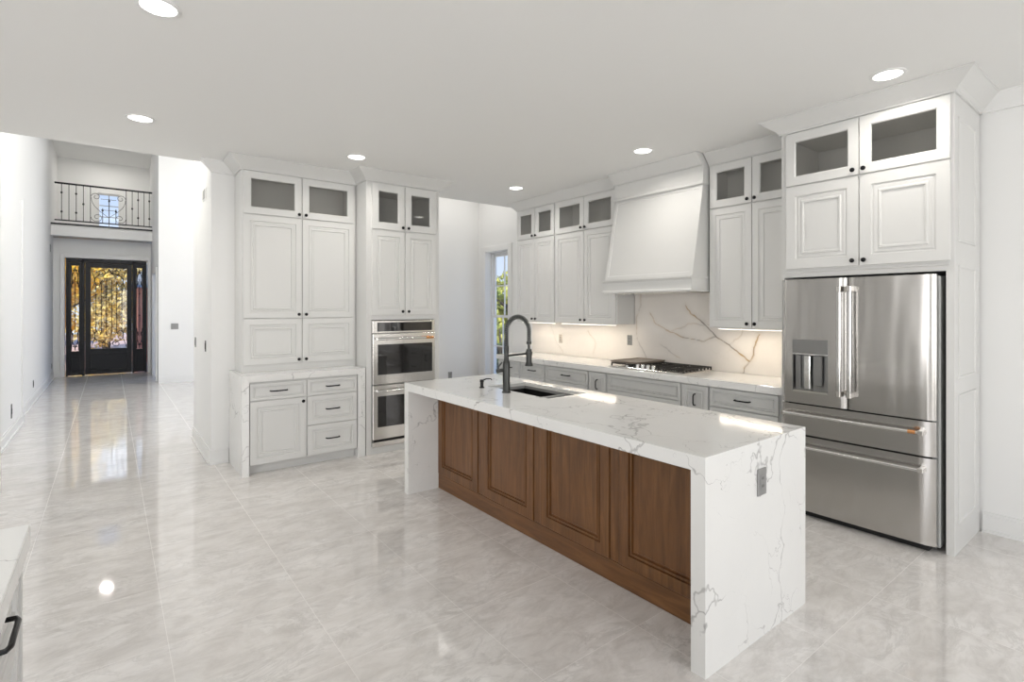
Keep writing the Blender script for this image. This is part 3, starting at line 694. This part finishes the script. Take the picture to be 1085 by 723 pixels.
ow = 2.905-2.174
MB().box(0, ow, .0, .55, 0, 1.325, M_steeld).build('body', O)
MB().box(0, ow, -.022, -.001, 1.195, 1.325, M_steel2, .003).box(.05, ow-.035, -.0235, -.022, 1.212, 1.307, M_screen).build('control_panel', O)
for nm, z0, z1, g0, g1, hz in (('upper', .655, 1.188, .755, 1.075, 1.135), ('lower', .078, .642, .205, .53, .59)):
    mb = MB().box(0, ow, -.03, -.001, z0, z1, M_steel2, .004).box(.052, ow-.035, -.0315, -.03, g0, g1, M_screen); d = mb.build('oven_door', O)
    MB().tube([(.03, -.08, hz), (ow-.03, -.08, hz)], .012, M_chrome, 12).box(.04, .06, -.08, -.03, hz-.01, hz+.01, M_chrome).box(ow-.06, ow-.04, -.08, -.03, hz-.01, hz+.01, M_chrome).build('oven_handle', d)
    if nm == 'upper': MB().tube([(ow-.14, -.08, hz), (ow-.05, -.08, hz)], .0135, M_copper, 12).build('handle_collar', d)
MB().box(.02, ow-.01, -.010, -.001, .05, .075, M_dark).box(0, ow, -.018, -.001, 0, .048, M_steel2, .002).build('lower_vent', O)

# ------------------------------------------------------------------ range wall, everything faces -x : local x = -Y
RZ = -PI/2
def base_unit(Y1, Y0, label, fronts, name='base_cabinet'):
    t = thing(name, label, 'cabinet', (4.16, Y1, 0), RZ, 'base cabinets along the range wall'); w = Y1-Y0
    MB().box(0, w, 0, .595, .10, .852, M_base).build('body', t); MB().box(0, w, .06, .075, 0, .099, M_base).build('toe_kick', t)
    fronts(t, w); return t
def stack3(t, w, a=0.012, b=None, m=None):
    b = b if b else w-.012
    drawer(t, a, b, .684, .842, 0); drawer(t, a, b, .40, .676, 0); drawer(t, a, b, .11, .392, 0)
def two(t, w):
    m = w/2; stack3(t, w, .01, m-.008); stack3(t, w, m+.010, w-.015)
base_unit(5.68, 4.725, 'grey white drawer base at the far end of the range wall near the window', two)
base_unit(4.722, 4.002, 'wide grey white drawer base second from the far end of the range wall', stack3)
def pullout(t, w):
    d = raised(.006, w-.006, .11, .842, 0, M_base, fr=.05, rec=.07).build('pull_out_front', t); pull(d, w/2, -.012, .715, .10, True)
base_unit(4.0, 3.752, 'narrow pull-out cabinet left of the cooktop drawers', pullout, 'pull_out_cabinet')
def wide(t, w):
    drawer(t, .03, w-.012, .684, .842, 0, handle=False); drawer(t, .03, w-.012, .40, .676, 0, L=.2); drawer(t, .03, w-.012, .11, .392, 0, L=.2)
base_unit(3.75, 2.835, 'widest grey white drawer base under the gas cooktop', wide)
base_unit(2.833, 2.562, 'narrow pull-out cabinet right of the cooktop drawers', lambda t, w: pullout(t, w), 'pull_out_cabinet')
base_unit(2.56, 1.948, 'grey white drawer base directly left of the fridge', stack3)
mb = MB().box(4.12, 4.744, 1.925, 5.70, .855, .915, M_marble3, .002); tag(mb.build('range_worktop'), 'long white quartz worktop along the range wall', 'worktop')
# backsplash, veins as a painted mesh attribute
VE = [[(3.2, 1.555), (3.126, 1.474), (2.983, 1.365), (2.88, 1.29), (2.863, 1.244), (2.714, 1.19), (2.619, 1.091), (2.512, 1.025), (2.452, 1.161), (2.40, 1.29)],
      [(2.512, 1.025), (2.573, .915)], [(2.863, 1.244), (2.983, 1.198), (3.126, 1.216), (3.432, 1.287), (3.553, 1.368), (3.637, 1.47)],
      [(2.88, 1.352), (3.163, 1.361), (3.392, 1.281)], [(3.766, 1.681), (3.832, 1.397), (3.823, 1.184), (3.722, 1.014), (3.70, .915)], [(3.512, 1.13), (3.353, 1.039), (3.276, 1.012)],
      [(2.714, 1.19), (2.60, 1.30), (2.58, 1.38)], [(4.6, 1.25), (4.45, 1.10), (4.5, .98)], [(5.3, 1.3), (5.2, 1.1), (5.05, .95)]]
WT = [1, .8, .7, .35, .45, .3, .3, .3, .22]
from mathutils import noise as mn
def segd(p, a, b):
    vx, vz = b[0]-a[0], b[1]-a[1]; t = max(0, min(1, ((p[0]-a[0])*vx+(p[1]-a[1])*vz)/(vx*vx+vz*vz))); return math.hypot(p[0]-a[0]-t*vx, p[1]-a[1]-t*vz)
def splash():
    yA, yB, zA, zB = 1.925, 5.68, .916, 1.70; st = .0085
    ny = int((yB-yA)/st); nz = int((zB-zA)/st); vs = []; val = []
    for j in range(nz+1):
        for i in range(ny+1):
            y = yA+(yB-yA)*i/ny; z = zA+(zB-zA)*j/nz; vs.append((4.744, y, z)); f = 0
            wy = y+.03*mn.noise((y*6, z*6, 1))+.012*mn.noise((y*22, z*22, 3)); wz = z+.03*mn.noise((y*6, z*6, 5))+.012*mn.noise((y*22, z*22, 8))
            th = .0085*(.75+1.0*mn.noise((y*7, z*7, 2)))+.0025
            for V_, w_ in zip(VE, WT):
                for a, b in zip(V_[:-1], V_[1:]):
                    if min(a[0], b[0])-.06 < wy < max(a[0], b[0])+.06:
                        d = segd((wy, wz), a, b)
                        if d < .06: f = max(f, min(1, w_*.95)*min(1, 1.4*max(0, 1-d/(th*.8+.001))), w_*.14*max(0, 1-d/.05))
            val.append(min(1, f))
    fs = [(j*(ny+1)+i, j*(ny+1)+i+1, (j+1)*(ny+1)+i+1, (j+1)*(ny+1)+i) for j in range(nz) for i in range(ny)
          if True]
    fs = [f for f in fs if vs[f[0]][2] < 1.352 or 2.73 < vs[f[0]][1] < 3.85]
    k = len(vs); vs += [(4.758, yA, zA), (4.758, yB, zA), (4.758, yB, zB), (4.758, yA, zB)]; val += [0]*4
    me = bpy.data.meshes.new('marble_backsplash')
    me.from_pydata(vs, [], fs+[(k, k+1, ny, 0), (k, k+3, k+2, k+1)]); me.materials.append(M_splash)
    at_ = me.attributes.new('vein', 'FLOAT', 'POINT'); at_.data.foreach_set('value', val); me.update()
    o = bpy.data.objects.new('marble_backsplash', me); C.objects.link(o); return o
tag(splash(), 'cream marble backsplash with grey and gold veins behind the cooktop', 'backsplash')

def upper_unit(Y1, Y0, label, doors, lside=False, rside=False, crl=False, crr=False, cover=None):
    zb = 1.352; t = thing('upper_cabinet', label, 'cabinet', (4.45, Y1, zb), RZ, 'wall cabinets along the range wall'); w = Y1-Y0
    mb = MB().box(0, w, 0, .292, 0, 2.452-zb, M_cab); hollow(mb, 0, w, 0, .292, 2.452-zb, 2.862-zb); mb.build('body', t)
    for a, b, sd in doors:
        door(t, a, b, .008, 2.444-zb, 0, sd); glass_door(t, a, b, 2.458-zb, 2.852-zb, 0, sd)
    MB().rings(crown_rings(0, w, -.003, .290, 2.857-zb, CH-.001-zb, .105, crl, crr), M_cab, True, True).build('crown_moulding', t)
    # led strip under the cabinet
    s = thing('under_cabinet_light', 'glowing light strip under the '+label.split(' with ')[0].replace('grey white ', ''), 'light', (4.50, (Y0+Y1)/2, zb-.001), RZ, 'light strips under the wall cabinets')
    MB().box(-w/2+.06, w/2-.06, -.018, .018, -.010, 0, M_white, .002).build('housing', s); MB().box(-w/2+.07, w/2-.07, -.012, .012, -.0125, -.0101, M_led).build('diffuser', s)
    d = bpy.data.lights.new('strip_lamp', 'AREA'); d.shape = 'RECTANGLE'; d.size = w-.15; d.size_y = .02; d.energy = 2.0*w; d.color = (1, .86, .68)
    o = bpy.data.objects.new('strip_lamp', d); C.objects.link(o); o.parent = s; o.location = (0, 0, -.016)
    return t
upper_unit(5.645, 4.868, 'narrowest grey white wall cabinet at the far end with two glass doors on top', [(.012, .383, 'r'), (.389, .765, 'l')], crl=True)
upper_unit(4.866, 3.862, 'grey white wall cabinet directly left of the hood with two glass doors on top', [(.010, .500, 'r'), (.506, .992, 'l')])
upper_unit(2.740, 1.926, 'grey white wall cabinet between hood and fridge with two glass doors on top', [(.012, .412, 'r'), (.418, .803, 'l')])

# hood
HD = thing('range_hood', 'large flared grey white wooden range hood over the cooktop', 'range hood', (0, 0, 0))
Ya, Yb = 2.748, 3.815; XW = 4.7425
mb = MB()
def ringbox(X, e, z): return [(X-e, Ya-e*.25, z), (X-e, Yb+e*.25, z), (XW, Yb+e*.25, z), (XW, Ya-e*.25, z)]
mb.rings([ringbox(4.175, .02, 1.690), ringbox(4.175, .02, 1.705), ringbox(4.175, .004, 1.712), ringbox(4.175, 0, 1.72), ringbox(4.175, 0, 1.795), ringbox(4.175, .006, 1.805), ringbox(4.175, .02, 1.815), ringbox(4.175, .02, 1.832)], M_cab, True, True)
mb.build('lower_band', HD)
zA, zB = 1.832, 2.69; xA, xB = 4.195, 4.365; yA, yB = Ya+.006, Yb-.006
mb = MB()
F_ = lambda u, v, d: (xA+(xB-xA)*v+d, yA+(yB-yA)*u, zA+(zB-zA)*v)
mb.add([(XW, yA, zA), (XW, yA, zB), F_(0, 1, 0), F_(0, 0, 0), (XW, yB, zA), (XW, yB, zB), F_(1, 1, 0), F_(1, 0, 0)], [(0, 1, 2, 3), (4, 7, 6, 5), (0, 3, 7, 4), (1, 5, 6, 2), (0, 4, 5, 1)], M_cab)
rs = [[F_(a, a2, d), F_(1-a, a2, d), F_(1-a, 1-a2, d), F_(a, 1-a2, d)] for a, a2, d in ((0, 0, 0), (.035, .04, 0), (.038, .044, .006))]
mb.rings(rs, M_cab, False, True); mb.build('flared_body', HD)
mb = MB().box(4.352, XW, Ya-.003, Yb+.0, 2.69, 2.858, M_cab, .002).box(4.335, 4.352, Ya-.010, Yb+.008, 2.685, 2.712, M_cab, .005); mb.build('upper_box', HD)
cr = MB().rings([[(Vx[0], Vx[1], Vx[2]) for Vx in r] for r in crown_rings(0, Yb-Ya, 0, .37, 2.859, CH-.001, .115, False, False)], M_cab, True, True).build('crown_moulding', HD); cr.location = (4.352, Yb, 0); cr.rotation_euler = (0, 0, RZ)
MB().box(4.26, 4.70, Ya+.12, Yb-.12, 1.680, 1.690, M_steel2, .002).build('filter_panel', HD)

# cooktop
G = thing('gas_cooktop', 'stainless gas cooktop with dark grates and a flat griddle plate', 'cooktop', (4.19, 3.745, .916), RZ)
cw, cd = .90, .50
MB().box(0, cw, 0, cd, 0, .012, M_steel2, .004).build('pan', G)
for i, x in enumerate((.33, .395, .46, .525, .20)):
    MB().lathe([(.001, .052), (.017, .050), (.021, .044), (.021, .020), (.024, .012)], M_chrome, (x, .055, 0), n=18).build('knob', G)
for bx, by, r in ((.14, .15, .04), (.14, .36, .045), (.45, .28, .055), (.76, .15, .04), (.76, .36, .045)):
    MB().lathe([(r, .012), (r, .022), (r*.75, .024), (r*.75, .030), (.001, .031)], M_castiron, (bx, by, 0), n=20).build('burner', G)
def grate(x0, x1, y0, y1):
    mb = MB(); z0, z1 = .012, .045; b = .012
    for y in (y0, y1-b): mb.box(x0, x1, y, y+b, .034, z1, M_castiron, .002)
    for x in (x0, x1-b): mb.box(x, x+b, y0, y1, .034, z1, M_castiron, .002)
    n = 8
    for k in range(1, n): 
        y = y0+(y1-y0)*k/n; mb.box(x0+.002, x0+.11, y-.004, y+.004, .038, z1+.003, M_castiron).box(x1-.11, x1-.002, y-.004, y+.004, .038, z1+.003, M_castiron)
        mb.box(x1-.012, x1+.002, y-.006, y+.006, .018, .040, M_castiron)
    for x in (x0, x1-b):
        for y in (y0, y1-b): mb.box(x, x+b, y, y+b, z0, .034, M_castiron)
    mb.box((x0+x1)/2-.005, (x0+x1)/2+.005, y0, y1, .036, z1, M_castiron); return mb.build('grate', G)
grate(.01, .295, .015, .485); grate(.30, .598, .115, .485); grate(.605, .89, .015, .485)
MB().box(-.01, .34, .03, .495, .0461, .058, M_griddle, .005).rings([[(a, b, z) for a, b in ((-.01+i, .03+i), (.34-i, .03+i), (.34-i, .495-i), (-.01+i, .495-i))] for i, z in ((0, .058), (0, .066), (.010, .066), (.014, .059))], M_griddle, False, True).build('griddle_plate', G)

# ------------------------------------------------------------------ fridge surround + fridge
FC = thing('fridge_surround_cabinet', 'grey white tall surround with glass and panelled doors above the fridge', 'cabinet', (4.115, 1.922, 0), RZ)
w = 1.922-.880
mb = MB(); mb.box(0, .02, -.0, .629, 0, 1.765, M_cab).box(w-.040, w, 0, .629, 0, 1.765, M_cab).box(0, w, 0, .629, 1.765, 2.44, M_cab).box(.02, w-.040, .61, .629, 0, 1.765, M_cab)
hollow(mb, 0, w, 0, .629, 2.44, 2.862); mb.build('body', FC)
for a, b, sd in ((.040, .528, 'r'), (.534, 1.026, 'l')):
    door(FC, a, b, 1.828, 2.446, 0, sd, fr=.07, rec=.10); glass_door(FC, a, b, 2.458, 2.852, 0, sd)
MB().box(.02, w-.02, -.010, -.0005, 1.797, 1.812, M_cab, .003).build('light_rail', FC)
MB().rings(crown_rings(0, w, -.003, .62, 2.86, CH-.001, .12, True, True), M_cab, True, True).build('crown_moulding', FC)
for za, zb_ in ((.18, .99), (1.09, 1.80), (1.95, 2.73)):
    mb = MB(); prof = [(0, .0), (0, .006), (.004, .008), (.012, .007), (.018, .001), (.03, .001)]
    mb.rings([[(w+yy_, .085+i, za+i), (w+yy_, .505-i, za+i), (w+yy_, .505-i, zb_-i), (w+yy_, .085+i, zb_-i)] for i, yy_ in prof], M_cab, False, True).build('side_moulding', FC)

RF = thing('refrigerator', 'stainless steel french door refrigerator with water dispenser and two drawers', 'refrigerator', (4.05, 1.893, 0), RZ)
fw = 1.893-.957
MB().box(.004, fw+.010, .060, .66, .03, 1.735, M_side, .004).box(.03, fw-.03, .0585, .06, .05, 1.70, M_rubber).build('body', RF)
MB().box(.04, fw-.04, .03, .10, .005, .05, M_dark).build('kick_plate', RF)
for x in (.06, fw-.06): MB().lathe([(.001, 0), (.02, 0), (.02, .03), (.001, .03)], M_rubber, (x, .55, 0), n=12).build('foot', RF)
def slab(x0, x1, z0, z1, m, bulge=.012, n=20, hole=None):
    """door slab with softly rounded vertical edges"""
    mb = MB(); prof = []
    for i in range(n+1):
        u = i/n; x = x0+(x1-x0)*u; e = min(u, 1-u)*(x1-x0)
        y = .0+(0 if e > .03 else .018*(1-math.sqrt(max(0, 1-(1-e/.03)**2)))) - bulge*math.sin(PI*u)*.4
        prof.append((x, y))
    if not hole:
        vs = [(x, y, z) for z in (z0, z1) for x, y in prof] + [(x, .058, z) for z in (z0, z1) for x in (x0, x1)]
        k = n+1; fs = [(i, i+1, k+i+1, k+i) for i in range(n)]
        b = 2*k; fs += [tuple(range(k))[::-1]+(b, b+1), tuple(range(k, 2*k))+(b+3, b+2), (0, k, b+2, b), (n, b+1, b+3, k+n), (b, b+2, b+3, b+1)]
        mb.add(vs, [f for f in fs], m, True)
        return mb
    hx0, hx1, hz0, hz1 = hole
    xs = sorted({p[0] for p in prof if not hx0-.01 < p[0] < hx1+.01} | {hx0, hx1})
    def yo(x):
        u = (x-x0)/(x1-x0); e = min(u, 1-u)*(x1-x0); return (0 if e > .03 else .018*(1-math.sqrt(max(0, 1-(1-e/.03)**2))))-bulge*math.sin(PI*u)*.4
    zs = [z0, hz0, hz1, z1]; K_ = len(xs)
    vs = [(x, yo(x), z) for z in zs for x in xs]; fs = []
    for j in range(3):
        for i in range(K_-1):
            if j == 1 and xs[i] >= hx0-1e-6 and xs[i+1] <= hx1+1e-6: continue
            fs.append((j*K_+i, j*K_+i+1, (j+1)*K_+i+1, (j+1)*K_+i))
    b = len(vs); vs += [(x, .058, z) for z in (z0, z1) for x in (x0, x1)]
    fs += [tuple(range(K_))[::-1]+(b, b+1), tuple(range(3*K_, 4*K_))+(b+3, b+2), tuple(j*K_ for j in range(4))+(b+2, b), tuple(j*K_+K_-1 for j in range(4))[::-1]+(b+1, b+3), (b, b+2, b+3, b+1)]
    mb.add(vs, fs, m, True); return mb
cx = 1.893-1.45
dz0, dz1 = .83, 1.745
disp = (.083, .325, .915, 1.302)
dl = slab(0, cx-.003, dz0, dz1, M_steel, hole=disp).build('door', RF)
dr = slab(cx+.003, fw, dz0, dz1, M_steel).build('door', RF)
a, b, c, d = disp
mb = MB().box(a, b, .045, .050, c, 1.19, M_steeld).box(a-.001, a+.003, -.004, .05, c, 1.19, M_steeld).box(b-.003, b+.001, -.004, .05, c, 1.19, M_steeld).box(a, b, -.004, .05, c-.002, c+.012, M_steel2)
mb.build('dispenser_recess', dl)
MB().box(a, b, -.006, .045, 1.20, d, M_steeld, .002).box(a, b, -.009, .03, 1.188, 1.20, M_chrome, .002).build('dispenser_panel', dl)
MB().box(a+.01, a+.045, .02, .04, c+.02, 1.185, M_steeld, .003).box(a+.075, a+.12, .0, .03, c+.02, 1.185, M_chrome, .006).box(a+.135, a+.195, .01, .03, c+.05, 1.185, M_steeld, .004).build('dispenser_paddle', dl)
for p, x in ((dl, cx-.030), (dr, cx+.034)):
    MB().box(x-.013, x+.013, -.068, -.048, .95, 1.65, M_chrome, .005).box(x-.014, x+.014, -.070, .0, 1.645, 1.685, M_steel2, .004).box(x-.014, x+.014, -.070, .0, .915, .955, M_steel2, .004).build('door_handle', p)
for z0, z1, hz in ((.602, .820, .756), (.045, .590, .522)):
    dd = slab(0, fw, z0, z1, M_steel).build('drawer', RF)
    MB().tube([(.045, -.062, hz), (fw-.06, -.062, hz)], .012, M_chrome, 12).box(.03, .052, -.072, .0, hz-.014, hz+.014, M_steel2, .003).box(fw-.075, fw-.045, -.076, .0, hz-.015, hz+.015, M_steel2, .003).build('drawer_handle', dd)
    if z0 > .5: MB().tube([(fw-.125, -.062, hz), (fw-.085, -.062, hz)], .0135, M_copper, 12).build('handle_collar', dd)

# ------------------------------------------------------------------ counter in the left foreground (faces +x)
LC = thing('sideboard_cabinet', 'grey white drawer cabinet cut off by the left photo edge', 'cabinet', (-.215, .60, 0), PI/2)
w = 2.0-.60
MB().box(0, w, 0, .55, .09, .852, M_cab).build('body', LC); MB().box(0, w, .06, .075, 0, .089, M_cab).build('toe_kick', LC)
MB().box(w-.022, w, -.022, 0, 0, .852, M_cab, .001).box(w-.02, w, 0, .6, 0, .09, M_cab).build('end_panel', LC)
dd = drawer(LC, .73, w-.06, .684, .842, 0, M_cab, handle=False); pull(dd, (.73+w-.06)/2, -.012, .79, .16); drawer(LC, .73, w-.06, .40, .676, 0, M_cab, .16); drawer(LC, .73, w-.06, .11, .392, 0, M_cab, .16)
drawer(LC, .05, .72, .684, .842, 0, M_cab, .16)
tag(MB().box(-.83, -.178, .55, 2.02, .855, .915, M_marble3, .002).build('sideboard_worktop'), 'white quartz counter corner in the left foreground', 'worktop')
